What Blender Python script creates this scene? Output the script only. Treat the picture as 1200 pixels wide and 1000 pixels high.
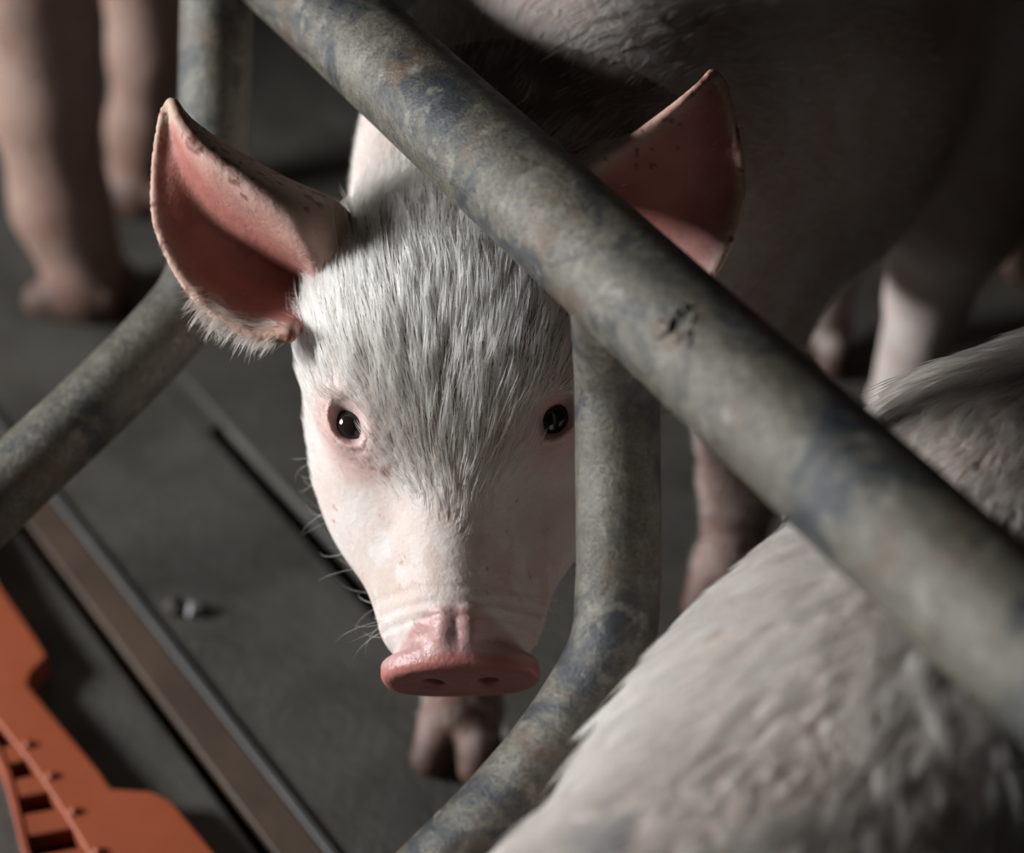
import bpy, math, random
import numpy as np
from mathutils import Vector, Matrix
from mathutils.kdtree import KDTree

for o in list(bpy.data.objects):
    bpy.data.objects.remove(o)
scn = bpy.context.scene
COL = scn.collection

# ------------------------------------------------------------------ camera
PITCH = math.radians(38.0)
CAM = np.array([0.0, 0.0, 0.92])
FPX = 2500.0
VF = np.array([0, math.cos(PITCH), -math.sin(PITCH)])
VU = np.array([0, math.sin(PITCH), math.cos(PITCH)])
VR = np.array([1.0, 0, 0])
cd = bpy.data.cameras.new('camera')
cd.sensor_width = 36
cd.lens = 36 * FPX / 1200
cd.clip_start = 0.02
cd.dof.use_dof = True
cd.dof.focus_distance = 0.965
cd.dof.aperture_fstop = 3.7
cam = bpy.data.objects.new('camera', cd)
COL.objects.link(cam)
cam.location = CAM.tolist()
cam.rotation_euler = (math.pi / 2 - PITCH, 0, 0)
scn.camera = cam

# ------------------------------------------------------------------ light
scn.view_settings.view_transform = 'Standard'
scn.view_settings.look = 'None'
scn.view_settings.gamma = 1
scn.view_settings.use_curve_mapping = False
scn.view_settings.exposure = 0.0
world = bpy.data.worlds.new('world')
scn.world = world
world.use_nodes = True
bgn = world.node_tree.nodes['Background']
bgn.inputs[0].default_value = (0.95, 0.84, 0.74, 1)
bgn.inputs[1].default_value = 0.006


def area(name, loc, target, sx, sy, power, color):
    l = bpy.data.lights.new(name, 'AREA')
    l.shape = 'RECTANGLE'
    l.size = sx
    l.size_y = sy
    l.energy = power
    l.color = color
    o = bpy.data.objects.new(name, l)
    COL.objects.link(o)
    o.location = loc
    o.rotation_euler = (Vector(target) - Vector(loc)).to_track_quat('-Z', 'Y').to_euler()
    return o


area('window_daylight', (-2.15, 0.72, 0.95), (0.0, 0.85, 0.3), 0.6, 0.5, 116, (0.96, 0.98, 1.0))


def W(px, py, d):
    """point seen at a pixel, at a depth along the view axis"""
    return CAM + d * (VF + VR * (px - 600) / FPX - VU * (py - 500) / FPX)


def WZ(px, py, z):
    """point seen at a pixel, at a height above the floor"""
    r = VF + VR * (px - 600) / FPX - VU * (py - 500) / FPX
    return CAM + r * ((z - CAM[2]) / r[2])


# ------------------------------------------------------------------ materials
class NT:
    def __init__(s, name):
        s.m = bpy.data.materials.new(name)
        s.m.use_nodes = True
        s.t = s.m.node_tree
        s.n = s.t.nodes
        s.b = s.n['Principled BSDF']

    def node(s, typ, ins=None, **kw):
        x = s.n.new(typ)
        for k, v in kw.items():
            setattr(x, k, v)
        for k, v in (ins or {}).items():
            s.set(x.inputs[k], v)
        return x

    def set(s, inp, v):
        if isinstance(v, bpy.types.NodeSocket):
            s.t.links.new(v, inp)
        else:
            inp.default_value = v

    def coord(s):
        return s.node('ShaderNodeTexCoord').outputs['Object']

    def noise(s, scale, detail=4, rough=0.55, vec=None, dist=0.0):
        return s.node('ShaderNodeTexNoise', {'Vector': vec or s.coord(), 'Scale': scale, 'Detail': detail,
                                             'Roughness': rough, 'Distortion': dist}).outputs['Fac']

    def ramp(s, fac, stops):
        r = s.node('ShaderNodeValToRGB', {'Fac': fac})
        e = r.color_ramp.elements
        while len(e) < len(stops):
            e.new(0.5)
        for el, (p, c) in zip(e, stops):
            el.position = p
            el.color = (c, c, c, 1) if not isinstance(c, tuple) else (*c, 1)
        return r.outputs['Color']

    def mix(s, fac, a, b, mode='MIX'):
        x = s.node('ShaderNodeMix', data_type='RGBA', blend_type=mode)
        s.set(x.inputs[0], fac)
        s.set(x.inputs[6], a if not isinstance(a, tuple) else (*a, 1))
        s.set(x.inputs[7], b if not isinstance(b, tuple) else (*b, 1))
        return x.outputs[2]

    def bump(s, h, strength, dist):
        return s.node('ShaderNodeBump', {'Height': h, 'Strength': strength, 'Distance': dist}).outputs['Normal']

    def out(s, color=None, rough=None, metal=None, normal=None, **kw):
        if color is not None:
            s.set(s.b.inputs['Base Color'], color if not isinstance(color, tuple) else (*color, 1))
        if rough is not None:
            s.set(s.b.inputs['Roughness'], rough)
        if metal is not None:
            s.set(s.b.inputs['Metallic'], metal)
        if normal is not None:
            s.set(s.b.inputs['Normal'], normal)
        for k, v in kw.items():
            s.set(s.b.inputs[k], v)
        return s.m


def mat_skin(name, sss=0.35):
    t = NT(name)
    a = t.node('ShaderNodeAttribute', attribute_name='pigment').outputs['Color']
    n1 = t.ramp(t.noise(38, 4), [(0.35, 0.0), (0.7, 1.0)])
    c = t.mix(n1, (0.56, 0.49, 0.46), (0.62, 0.615, 0.61))
    c = t.mix(1.0, a, c, 'MULTIPLY')
    sp = t.ramp(t.noise(160, 3, 0.6), [(0.66, 0.0), (0.74, 1.0)])
    c = t.mix(sp, c, t.mix(1.0, c, (0.72, 0.52, 0.42), 'MULTIPLY'))
    h = t.noise(420, 5, 0.65)
    h2 = t.noise(70, 3, 0.6)
    nb = t.bump(h2, 0.35, 0.004)
    b = t.node('ShaderNodeBump', {'Height': h, 'Strength': 0.35, 'Distance': 0.0012, 'Normal': nb}).outputs['Normal']
    r = t.node('ShaderNodeAttribute', attribute_name='gloss').outputs['Fac']
    rr = t.node('ShaderNodeMath', {0: 0.62, 1: r}, operation='SUBTRACT').outputs[0]
    m = t.out(c, rr, 0, b)
    t.b.inputs['Subsurface Weight'].default_value = sss
    t.b.inputs['Subsurface Radius'].default_value = (1.0, 0.35, 0.22)
    t.b.inputs['Subsurface Scale'].default_value = 0.006
    t.b.inputs['Specular IOR Level'].default_value = 0.35
    return m


def mat_hair(name):
    t = NT(name)
    a = t.node('ShaderNodeAttribute', attribute_name='pigment').outputs['Color']
    hb = t.node('ShaderNodeBsdfHairPrincipled', model='CHIANG', parametrization='COLOR')
    t.set(hb.inputs['Color'], a)
    hb.inputs['Roughness'].default_value = 0.35
    hb.inputs['Radial Roughness'].default_value = 0.5
    df = t.node('ShaderNodeBsdfDiffuse', {'Color': a})
    mx = t.node('ShaderNodeMixShader', {0: 0.30, 1: hb.outputs[0], 2: df.outputs[0]})
    t.t.links.new(mx.outputs[0], t.n['Material Output'].inputs[0])
    return t.m


def mat_eye():
    t = NT('eyeball')
    return t.out((0.012, 0.009, 0.008), 0.06, 0)


def mat_pipe():
    t = NT('worn_galvanised_steel')
    c0 = t.coord()
    big = t.noise(16, 4, 0.6, c0, 0.4)
    c = t.ramp(big, [(0.30, (0.115, 0.125, 0.125)), (0.46, (0.25, 0.235, 0.195)), (0.62, (0.34, 0.325, 0.275)), (0.75, (0.28, 0.21, 0.14))])
    fine = t.noise(520, 5, 0.75, c0)
    c = t.mix(t.ramp(fine, [(0.36, 0.8), (0.52, 0.0)]), c, (0.07, 0.07, 0.065))
    c = t.mix(t.ramp(t.noise(110, 5, 0.7, c0), [(0.3, 0.6), (0.5, 0.0)]), c, (0.09, 0.09, 0.08))
    rust = t.ramp(t.noise(34, 5, 0.65, c0, 0.3), [(0.55, 0.0), (0.68, 0.75)])
    c = t.mix(rust, c, (0.21, 0.125, 0.07))
    blue = t.ramp(t.noise(21, 6, 0.72, c0, 0.8), [(0.50, 0.0), (0.60, 0.85)])
    c = t.mix(blue, c, (0.035, 0.05, 0.075))
    lite = t.ramp(t.noise(85, 4, 0.7, c0), [(0.56, 0.0), (0.68, 0.65)])
    c = t.mix(lite, c, (0.48, 0.47, 0.42))
    n1 = t.bump(fine, 0.5, 0.0012)
    n2 = t.node('ShaderNodeBump', {'Height': t.noise(60, 4, 0.6, c0), 'Strength': 0.4, 'Distance': 0.003, 'Normal': n1}).outputs['Normal']
    ro = t.ramp(t.noise(90, 4, 0.6, c0), [(0.3, 0.38), (0.7, 0.62)])
    c = t.mix(1.0, c, (0.36, 0.345, 0.315), 'MULTIPLY')
    return t.out(c, ro, 0.2, n2)


def mat_concrete():
    t = NT('dirty_concrete')
    c0 = t.coord()
    c = t.ramp(t.noise(7, 6, 0.62, c0), [(0.3, (0.020, 0.018, 0.0145)), (0.55, (0.042, 0.039, 0.032)), (0.75, (0.058, 0.054, 0.044))])
    c = t.mix(t.ramp(t.noise(45, 5, 0.7, c0), [(0.58, 0.0), (0.7, 0.6)]), c, (0.02, 0.017, 0.013))
    n = t.bump(t.noise(120, 6, 0.7, c0), 0.5, 0.004)
    return t.out(c, t.ramp(t.noise(18, 3, 0.5, c0), [(0.35, 0.45), (0.65, 0.8)]), 0, n)


def mat_simple(name, c1, c2, rough, scale=30, bump=0.3, metal=0.0):
    t = NT(name)
    c0 = t.coord()
    c = t.ramp(t.noise(scale, 5, 0.6, c0), [(0.3, c1), (0.7, c2)])
    n = t.bump(t.noise(scale * 5, 4, 0.6, c0), bump, 0.002)
    return t.out(c, rough, metal, n)


M_SKIN = mat_skin('pig_skin')
M_HAIR = mat_hair('pig_bristle')
M_EYE = mat_eye()
M_PIPE = mat_pipe()
M_CONC = mat_concrete()
M_STRIP = mat_simple('brown_stained_wood', (0.034, 0.020, 0.012), (0.062, 0.039, 0.025), 0.6, 14, 0.4)
M_STRIPEDGE = mat_simple('grey_metal_edge', (0.035, 0.035, 0.035), (0.055, 0.053, 0.05), 0.65, 20, 0.3, 0.0)
M_ORANGE = mat_simple('orange_plastic', (0.19, 0.037, 0.010), (0.25, 0.052, 0.015), 0.58, 12, 0.1)
M_PIT = mat_simple('slurry_pit', (0.006, 0.006, 0.006), (0.012, 0.011, 0.01), 0.7)
M_WALL = mat_simple('barn_wall', (0.035, 0.032, 0.028), (0.07, 0.065, 0.055), 0.8, 5, 0.4)
M_PIPEDARK = M_PIPE


# ------------------------------------------------------------------ object helpers
def link(name, me, mat, parent=None):
    o = bpy.data.objects.new(name, me)
    if mat:
        me.materials.append(mat)
    COL.objects.link(o)
    if parent is not None:
        o.parent = parent
        o.matrix_parent_inverse = Matrix.Translation(-Vector(parent.location))
    return o


def mesh_np(name, V, F, smooth=True):
    """F: (n,k) faces array"""
    me = bpy.data.meshes.new(name)
    F = np.asarray(F, dtype=np.int32)
    V = np.asarray(V, dtype=np.float32)
    me.vertices.add(len(V))
    me.vertices.foreach_set('co', V.ravel())
    k = F.shape[1]
    me.loops.add(F.size)
    me.loops.foreach_set('vertex_index', F.ravel())
    me.polygons.add(len(F))
    me.polygons.foreach_set('loop_start', np.arange(0, F.size, k, dtype=np.int32))
    me.update(calc_edges=True)
    me.polygons.foreach_set('use_smooth', np.full(len(F), smooth, dtype=bool))
    me.validate()
    return me


def empty(name, loc, label, cat, group=None):
    o = bpy.data.objects.new(name, None)
    o.empty_display_size = 0.05
    COL.objects.link(o)
    o.location = tuple(float(x) for x in loc)
    o['label'] = label
    o['category'] = cat
    if group:
        o['group'] = group
    return o


def color_attr(me, name, arr):
    a = me.attributes.new(name, 'FLOAT_COLOR', 'POINT')
    c = np.ones((len(arr), 4), dtype=np.float32)
    c[:, :3] = arr
    a.data.foreach_set('color', c.ravel())


def float_attr(me, name, arr):
    a = me.attributes.new(name, 'FLOAT', 'POINT')
    a.data.foreach_set('value', np.asarray(arr, dtype=np.float32))


# ------------------------------------------------------------------ smooth solid modelling
F32 = np.float32


def rc(p, a, b, r1, r2):
    """tapered capsule"""
    a = np.asarray(a, F32); b = np.asarray(b, F32)
    ba = b - a
    h = np.clip(((p - a) @ ba) / (ba @ ba), 0, 1)
    return np.linalg.norm(p - a - h[:, None] * ba, axis=1) - (r1 + (r2 - r1) * h)


def ell(p, c, R, r):
    """ellipsoid, R rows = local axes"""
    q = (p - np.asarray(c, F32)) @ np.asarray(R, F32).T
    r = np.asarray(r, F32)
    k0 = np.linalg.norm(q / r, axis=1)
    k1 = np.linalg.norm(q / (r * r), axis=1) + 1e-9
    return k0 * (k0 - 1.0) / k1


def smin(a, b, k):
    h = np.clip(0.5 + 0.5 * (b - a) / k, 0, 1)
    return b + (a - b) * h - k * h * (1 - h)


def smax(a, b, k):
    return -smin(-a, -b, k)


def mesh_sdf(f, lo, hi, h, B=8):
    lo = np.array(lo, dtype=np.float64)
    n = np.ceil((np.array(hi) - lo) / (h * B)).astype(int)
    g = np.stack(np.meshgrid(*[np.arange(k) for k in n], indexing='ij'), -1).reshape(-1, 3)
    cen = (lo + (g + 0.5) * B * h).astype(F32)
    keep = np.abs(f(cen)) < B * h * 0.87 * 1.35 + 0.002
    g = g[keep]
    N = (n * B + 2).astype(np.int64)
    cr = np.stack(np.meshgrid(*[np.arange(B + 1)] * 3, indexing='ij'), -1).reshape(-1, 3)
    corner = np.array([[i, j, k] for i in (0, 1) for j in (0, 1) for k in (0, 1)])
    edges = [(a, b) for a in range(8) for b in range(a + 1, 8) if np.abs(corner[a] - corner[b]).sum() == 1]
    ids_all, pos_all, quads = [], [], []
    key = lambda c: (c[..., 0] * N[1] + c[..., 1]) * N[2] + c[..., 2]
    CH = 400
    for s in range(0, len(g), CH):
        gb = g[s:s + CH] * B
        ci = gb[:, None, :] + cr[None]
        P = (lo + ci * h).astype(F32).reshape(-1, 3)
        D = f(P).reshape(len(gb), B + 1, B + 1, B + 1)
        c8 = np.stack([D[:, i:i + B, j:j + B, k:k + B] for i, j, k in corner], -1)
        inside = c8 < 0
        m = inside.any(-1) & ~inside.all(-1)
        bi, x, y, z = np.nonzero(m)
        v8 = c8[bi, x, y, z]
        acc = np.zeros((len(bi), 3)); cnt = np.zeros(len(bi))
        for a, b in edges:
            va, vb = v8[:, a], v8[:, b]
            cross = (va < 0) != (vb < 0)
            t = np.where(cross, va / np.where(cross, va - vb, 1), 0)
            pt = corner[a] + t[:, None] * (corner[b] - corner[a])
            acc += pt * cross[:, None]; cnt += cross
        cell = gb[bi] + np.stack([x, y, z], -1)
        pos_all.append(lo + (cell + acc / cnt[:, None]) * h)
        ids_all.append(key(cell.astype(np.int64) + 1))
        for ax in range(3):
            sl0 = [slice(0, B)] * 3; sl1 = [slice(0, B)] * 3
            sl1[ax] = slice(1, B + 1)
            d0 = D[(slice(None), *sl0)]; d1 = D[(slice(None), *sl1)]
            e = (d0 < 0) != (d1 < 0)
            bi, x, y, z = np.nonzero(e)
            c0 = gb[bi].astype(np.int64) + np.stack([x, y, z], -1) + 1
            u = np.zeros(3, int); v = np.zeros(3, int)
            u[(ax + 1) % 3] = 1; v[(ax + 2) % 3] = 1
            q = np.stack([key(c0 - u - v), key(c0 - v), key(c0), key(c0 - u)], -1)
            flip = ~(d0[bi, x, y, z] < 0)
            q[flip] = q[flip][:, ::-1]
            quads.append(q)
    ids = np.concatenate(ids_all); pos = np.concatenate(pos_all)
    o = np.argsort(ids); ids = ids[o]; pos = pos[o]
    q = np.concatenate(quads)
    idx = np.searchsorted(ids, q); idx = np.clip(idx, 0, len(ids) - 1)
    ok = (ids[idx] == q).all(1)
    V = pos.astype(F32); Q = idx[ok]
    for _ in range(2):
        d = f(V)
        e = 0.0006
        G = np.stack([f(V + np.array(k, F32) * e) for k in ((1, 0, 0), (0, 1, 0), (0, 0, 1))], -1) - d[:, None]
        G /= e
        gl = np.linalg.norm(G, axis=1)
        step = np.clip(d / np.maximum(gl, 0.3), -0.5 * h, 0.5 * h)
        NRM = G / np.maximum(gl, 1e-6)[:, None]
        V = V - NRM * step[:, None] * 0.8
    return V, Q, NRM.astype(F32)


def bspline_grid(G, nu, nv):
    G = np.asarray(G, float)

    def interp(A, n):
        # catmull-rom along axis 0
        m = len(A)
        t = np.linspace(0, m - 1, n)
        i = np.minimum(t.astype(int), m - 2)
        w = t - i
        g = lambda k: A[np.clip(k, 0, m - 1)]
        p0, p1, p2, p3 = g(i - 1), g(i), g(i + 1), g(i + 2)
        w = w.reshape(-1, *([1] * (A.ndim - 1)))
        return 0.5 * ((2 * p1) + (-p0 + p2) * w + (2 * p0 - 5 * p1 + 4 * p2 - p3) * w ** 2 + (-p0 + 3 * p1 - 3 * p2 + p3) * w ** 3)
    A = interp(G, nu)
    return np.swapaxes(interp(np.swapaxes(A, 0, 1), nv), 0, 1)


class Ear:
    """curved shell given by a grid of points; rows base to tip, columns lower to upper margin"""

    def __init__(s, G, nu=90, nv=80, th=0.0019):
        P = bspline_grid(G, nu, nv)
        du = np.gradient(P, axis=0); dv = np.gradient(P, axis=1)
        n = np.cross(du, dv); n /= np.linalg.norm(n, axis=-1, keepdims=True) + 1e-9
        s.P = P.reshape(-1, 3); s.n = n.reshape(-1, 3)
        U, V = np.meshgrid(np.linspace(0, 1, nu), np.linspace(0, 1, nv), indexing='ij')
        s.U = U.ravel(); s.V = V.ravel()
        s.th = th + 0.0022 * (1 - s.U) ** 2
        s.kd = KDTree(len(s.P))
        for i, p in enumerate(s.P):
            s.kd.insert(p, i)
        s.kd.balance()
        s.lo = s.P.min(0) - 0.006; s.hi = s.P.max(0) + 0.006

    def __call__(s, p):
        q = np.maximum(np.maximum(s.lo - p, p - s.hi), 0)
        d = np.linalg.norm(q, axis=1) + 0.004
        near = np.nonzero(d < 0.012)[0]
        for i in near:
            c, k, dd = s.kd.find(p[i])
            d[i] = dd - s.th[k]
        return d.astype(F32)

    def near(s, p):
        q = np.maximum(np.maximum(s.lo - p, p - s.hi), 0)
        idx = np.nonzero(np.linalg.norm(q, axis=1) < 0.01)[0]
        K = np.zeros(len(idx), int); D = np.zeros(len(idx))
        for j, i in enumerate(idx):
            c, k, dd = s.kd.find(p[i]); K[j] = k; D[j] = dd
        return idx, K, D


class Head:
    def __init__(s, O, fwd, up, scale=1.0):
        s.O = np.array(O, float)
        f = np.array(fwd, float); f /= np.linalg.norm(f)
        u = np.array(up, float); u -= f * (u @ f); u /= np.linalg.norm(u)
        s.R = np.array([f, np.cross(u, f) * 1.0, u])     # rows: forward, right-hand side in picture, up
        s.s = scale

    def L(s, p):   # world -> local
        return ((p - s.O.astype(F32)) @ s.R.T.astype(F32)) / F32(s.s)

    def G(s, p):   # local -> world
        return s.O + (np.asarray(p, float) * s.s) @ s.R


I3 = np.eye(3)
EYE_C = np.array([0.003, 0.0452, 0.0288])     # local eyeball centre (right side mirrored)
EYE_R = 0.0098


def head_local(p):
    """piglet head in local coordinates: x forward to the snout, y sideways, z up"""
    a = p.copy(); a[:, 1] = np.abs(a[:, 1])      # symmetric
    d = ell(a, (-0.038, 0, 0.008), I3, (0.068, 0.066, 0.061))                  # skull
    d = smin(d, ell(a, (-0.035, 0.030, 0.018), I3, (0.060, 0.038, 0.045)), 0.02)
    d = smin(d, rc(a, (-0.015, 0, 0.020), (0.092, 0, -0.006), 0.036, 0.0185), 0.015)   # muzzle
    d = smin(d, rc(a, (-0.02, 0.026, -0.022), (0.078, 0.013, -0.026), 0.043, 0.027), 0.016)
    d = smin(d, ell(a, (-0.010, 0.036, -0.034), I3, (0.060, 0.036, 0.040)), 0.024)     # cheeks
    d = smin(d, rc(a, (-0.02, 0.012, -0.055), (0.078, 0.004, -0.044), 0.034, 0.017), 0.018)  # lower jaw
    d = smin(d, rc(a, (-0.016, 0.040, 0.036), (0.004, 0.047, 0.036), 0.012, 0.008), 0.014)  # brow
    # mouth crease
    m = rc(a, (0.098, 0.004, -0.041), (0.030, 0.048, -0.038), 0.0022, 0.0022)
    d = smax(d, -m, 0.004)
    # snout disc
    nb = rc(a, (0.080, 0, -0.012), (0.088, 0, -0.0175), 0.025, 0.0235)
    d = smin(d, nb, 0.010)
    d = smin(d, rc(a, (0.093, 0.0048, 0.0110), (0.100, 0.0055, 0.0095), 0.0042, 0.0036), 0.007)
    t = math.radians(-1)
    ct, st = math.cos(t), math.sin(t)
    q = a - np.array([0.1085, 0, -0.0185], F32)
    qx = q[:, 0] * ct + q[:, 2] * st       # disc leans
    qz = -q[:, 0] * st + q[:, 2] * ct
    ex = np.where(qz > 0, 1.9, 2.8)
    rad = ((np.abs(q[:, 1]) / 0.0368) ** ex + (np.abs(qz) / 0.0265) ** ex + 1e-9) ** (1 / ex)
    dr = (rad - 1) * 0.0265
    disc = np.sqrt(np.maximum(dr + 0.004, 0) ** 2 + np.maximum(np.abs(qx) - 0.0018, 0) ** 2) - 0.0042
    disc = np.maximum(disc, -0.006)
    d = smin(d, disc, 0.007)
    nos = np.sqrt(((q[:, 1] - 0.0125) / 0.0055) ** 2 + ((qz + 0.001) / 0.0075) ** 2 + ((qx - 0.005) / 0.014) ** 2 + 1e-9)
    d = smax(d, -(nos - 1) * 0.0055, 0.003)
    # wrinkles behind the disc
    for x0, am in ((0.094, 0.0010), (0.088, 0.0008), (0.081, 0.0006)):
        d = d + am * np.exp(-((a[:, 0] - x0 + 0.15 * (np.abs(a[:, 1]))) / 0.0016) ** 2) * (a[:, 2] > -0.02)
    # eyelids around the eyeball
    e = a - EYE_C.astype(F32)
    lid = np.linalg.norm(e, axis=1) - (EYE_R + 0.0010)
    d = smin(d, lid, 0.008)
    gz = np.array([0.38, 0.26, 0.88]); gz /= np.linalg.norm(gz)
    al = np.array([0.86, -0.50, -0.10]); al -= gz * (al @ gz); al /= np.linalg.norm(al)
    bt = np.cross(gz, al)
    x = e @ al.astype(F32); y = e @ bt.astype(F32); z = e @ gz.astype(F32)
    alm = np.maximum(np.sqrt(x * x + (y - 0.0043) ** 2), np.sqrt(x * x + (y + 0.0043) ** 2)) - 0.0086
    cut = np.maximum((alm - 0.75 * np.maximum(z - 0.0085, 0)) * 0.85, 0.003 - z)
    fold = np.abs(np.sqrt((x * 0.9) ** 2 + (y * 1.35) ** 2) - 0.0125)
    d = d + 0.0011 * np.exp(-(fold / 0.0013) ** 2) * (z > 0)
    d = smax(d, -cut, 0.0012)
    return d


def pig_parts(pose):
    """returns the solid of a whole pig"""
    H = pose['head']; s = pose.get('s', 1.0)

    def body(p):
        d = None
        for a, b, r1, r2, k in pose['trunk']:
            x = rc(p, a, b, r1, r2)
            d = x if d is None else smin(d, x, k)
        for leg in pose['legs']:
            pts, rad = leg
            x = None
            for i in range(len(pts) - 1):
                y = rc(p, pts[i], pts[i + 1], rad[i], rad[i + 1])
                x = y if x is None else smin(x, y, 0.012 * s)
            # two toes and dew claws
            fet = np.array(pts[-1]); fw = pose['toe_dir']
            sd = np.array([-fw[1], fw[0], 0])
            for q in (-1, 1):
                t0 = fet + sd * q * 0.009 * s + np.array([0, 0, -0.006 * s])
                t1 = np.array([*(fet[:2] + sd[:2] * q * 0.014 * s + fw[:2] * 0.024 * s), 0.0115 * s])
                x = smin(x, rc(p, t0, t1, 0.015 * s, 0.0112 * s), 0.006 * s)
                c0 = fet + sd * q * 0.013 * s - fw * 0.016 * s
                x = smin(x, rc(p, c0, c0 + np.array([0, 0, -0.012 * s]), 0.007 * s, 0.004 * s), 0.004 * s)
            d = smin(d, x, 0.03 * s)
        for pts, rad in pose.get('tail', []):
            for i in range(len(pts) - 1):
                d = smin(d, rc(p, pts[i], pts[i + 1], rad[i], rad[i + 1]), 0.006)
        return d

    def full(p):
        d = body(p)
        if H is not None:
            q = H.L(p)
            r = np.linalg.norm(q, axis=1)
            hd = (r - 0.12) * H.s
            nr = r < 0.17
            if nr.any():
                hd[nr] = head_local(q[nr]) * H.s
            d = smin(d, hd, 0.035 * s)
            # keep the face crisp in front of the ears
            fr = q[:, 0] > -0.04
            w = np.clip((q[:, 0] + 0.05) / 0.05, 0, 1)
            dh = np.minimum(hd, body_d) if False else hd
            d = np.where(fr & (r < 0.17), d * (1 - w) + np.minimum(smin(hd, d + 0.01 * w, 0.002), d) * w, d)
        for e in pose['ears']:
            d = smin(d, e(p), 0.007)
        return np.maximum(d, 0.0005 - p[:, 2])
    return full


def hash_noise(p, scale, seed=0):
    """smooth value noise for pigment and hair tufts"""
    q = p * scale + seed * 17.3
    i = np.floor(q).astype(np.int64); f = q - i
    f = f * f * (3 - 2 * f)
    out = 0
    for dx in (0, 1):
        for dy in (0, 1):
            for dz in (0, 1):
                k = (i[:, 0] + dx) * 374761393 + (i[:, 1] + dy) * 668265263 + (i[:, 2] + dz) * 2147483647 + seed * 97
                k = (k ^ (k >> 13)) * 1274126177
                v = ((k ^ (k >> 16)) & 0xffff) / 65535.0
                w = (f[:, 0] if dx else 1 - f[:, 0]) * (f[:, 1] if dy else 1 - f[:, 1]) * (f[:, 2] if dz else 1 - f[:, 2])
                out = out + v * w
    return out


def coat(name, V, Q, N, dens, leng, flow, col, count, rad, rng, lift=0.35, mat=None, parent=None, curl=0.15, seg=4, clump=0.62, per=14):
    """strands of bristle rooted on a skin mesh; dens/leng/col per vertex, flow = direction per vertex"""
    T = np.concatenate([Q[:, [0, 1, 2]], Q[:, [0, 2, 3]]])
    A = np.linalg.norm(np.cross(V[T[:, 1]] - V[T[:, 0]], V[T[:, 2]] - V[T[:, 0]]), axis=1)
    w = A * dens[T].mean(1)
    cw = np.cumsum(w); cw /= cw[-1]
    k = np.searchsorted(cw, rng.random(count)); k = np.clip(k, 0, len(T) - 1)
    r1 = np.sqrt(rng.random(count)); r2 = rng.random(count)
    b = np.stack([1 - r1, r1 * (1 - r2), r1 * r2], -1)
    t = T[k]
    mixv = lambda X: (X[t] * (b[..., None] if X.ndim == 2 else b)).sum(1)
    root = mixv(V); n = mixv(N); n /= np.linalg.norm(n, axis=1, keepdims=True) + 1e-9
    fl = mixv(flow); ln = mixv(leng); c = mixv(col)
    # tufts
    jit = np.stack([hash_noise(root, 150, 3), hash_noise(root, 150, 4), hash_noise(root, 150, 5)], -1) - 0.5
    fl = fl + jit * 0.55 + (rng.random((count, 3)) - 0.5) * 0.35
    fl -= n * (fl * n).sum(1, keepdims=True)
    fl /= np.linalg.norm(fl, axis=1, keepdims=True) + 1e-9
    lf = lift * (0.5 + rng.random(count)) * np.clip(ln / 0.012, 0.45, 1.0)
    ln = ln * (0.55 + 0.65 * rng.random(count))
    side = np.cross(n, fl)
    cu = (rng.random(count) - 0.5) * 2 * curl
    pts = []
    for j in range(seg + 1):
        s = j / seg
        pts.append(root - n * 0.0006 + ln[:, None] * (fl * s * (1 + 0.15 * s) + n * (lf * (s - 0.55 * s * s))[:, None] + side * (cu * s * s)[:, None]))
    P = np.stack(pts, 1)                              # count, seg+1, 3
    if clump and count > 500:
        nc = max(count // per, 10)
        cidx = rng.permutation(count)[:nc]
        cr_ = root[cidx].astype(np.float32); own = np.empty(count, int)
        c2 = (cr_ ** 2).sum(1)
        for a in range(0, count, 4000):
            own[a:a + 4000] = np.argmin(c2[None] - 2 * root[a:a + 4000].astype(np.float32) @ cr_.T, axis=1)
        tgt = P[cidx][own]
        sc = (np.linspace(0, 1, seg + 1) ** 1.4)[None, :, None] * clump
        near = (np.linalg.norm(tgt[:, 0] - P[:, 0], axis=1) < 0.008)[:, None, None]
        P = np.where(near, P * (1 - sc) + tgt * sc, P)
    rr = rad * (0.7 + 0.6 * rng.random(count)) * np.clip(ln / 0.014, 0.45, 1.0)
    prof = np.interp(np.linspace(0, 1, seg + 1), [0, 0.5, 1], [1.0, 0.8, 0.08])
    hcv = bpy.data.hair_curves.new(name)
    hcv.add_curves([seg + 1] * count)
    hcv.attributes['position'].data.foreach_set('vector', P.reshape(-1).astype(np.float32))
    if 'radius' not in hcv.attributes:
        hcv.attributes.new('radius', 'FLOAT', 'POINT')
    hcv.attributes['radius'].data.foreach_set('value', (rr[:, None] * prof[None]).ravel().astype(np.float32))
    tone = 0.66 + 0.34 * rng.random(count) ** 0.7
    cc = np.ones((count, 4), np.float32)
    cc[:, :3] = np.minimum(c * tone[:, None] * 0.80, 0.95)
    hcv.attributes.new('pigment', 'FLOAT_COLOR', 'CURVE').data.foreach_set('color', cc.ravel())
    return link(name, hcv, mat or M_HAIR, parent)


rng = np.random.default_rng(7)


def ear_local(H, side, big=1.0):
    """plain upright ear for the other pigs, in head-local coordinates"""
    rows = []
    for s, wd, cup in ((0, 0.030, 0.012), (0.25, 0.036, 0.014), (0.5, 0.034, 0.010), (0.75, 0.022, 0.005), (1, 0.005, 0.0)):
        row = []
        for t in (-1, -0.5, 0, 0.5, 1):
            x = -0.075 - 0.05 * s + t * wd * 0.75
            y = (0.050 + 0.075 * s * big + (t * t) * cup * 0.4)
            z = 0.050 + 0.075 * s * big + t * wd * 0.35 + (1 - t * t) * cup
            row.append(H.G((x, y * side, z)))
        rows.append(row)
    return Ear(rows)


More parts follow.
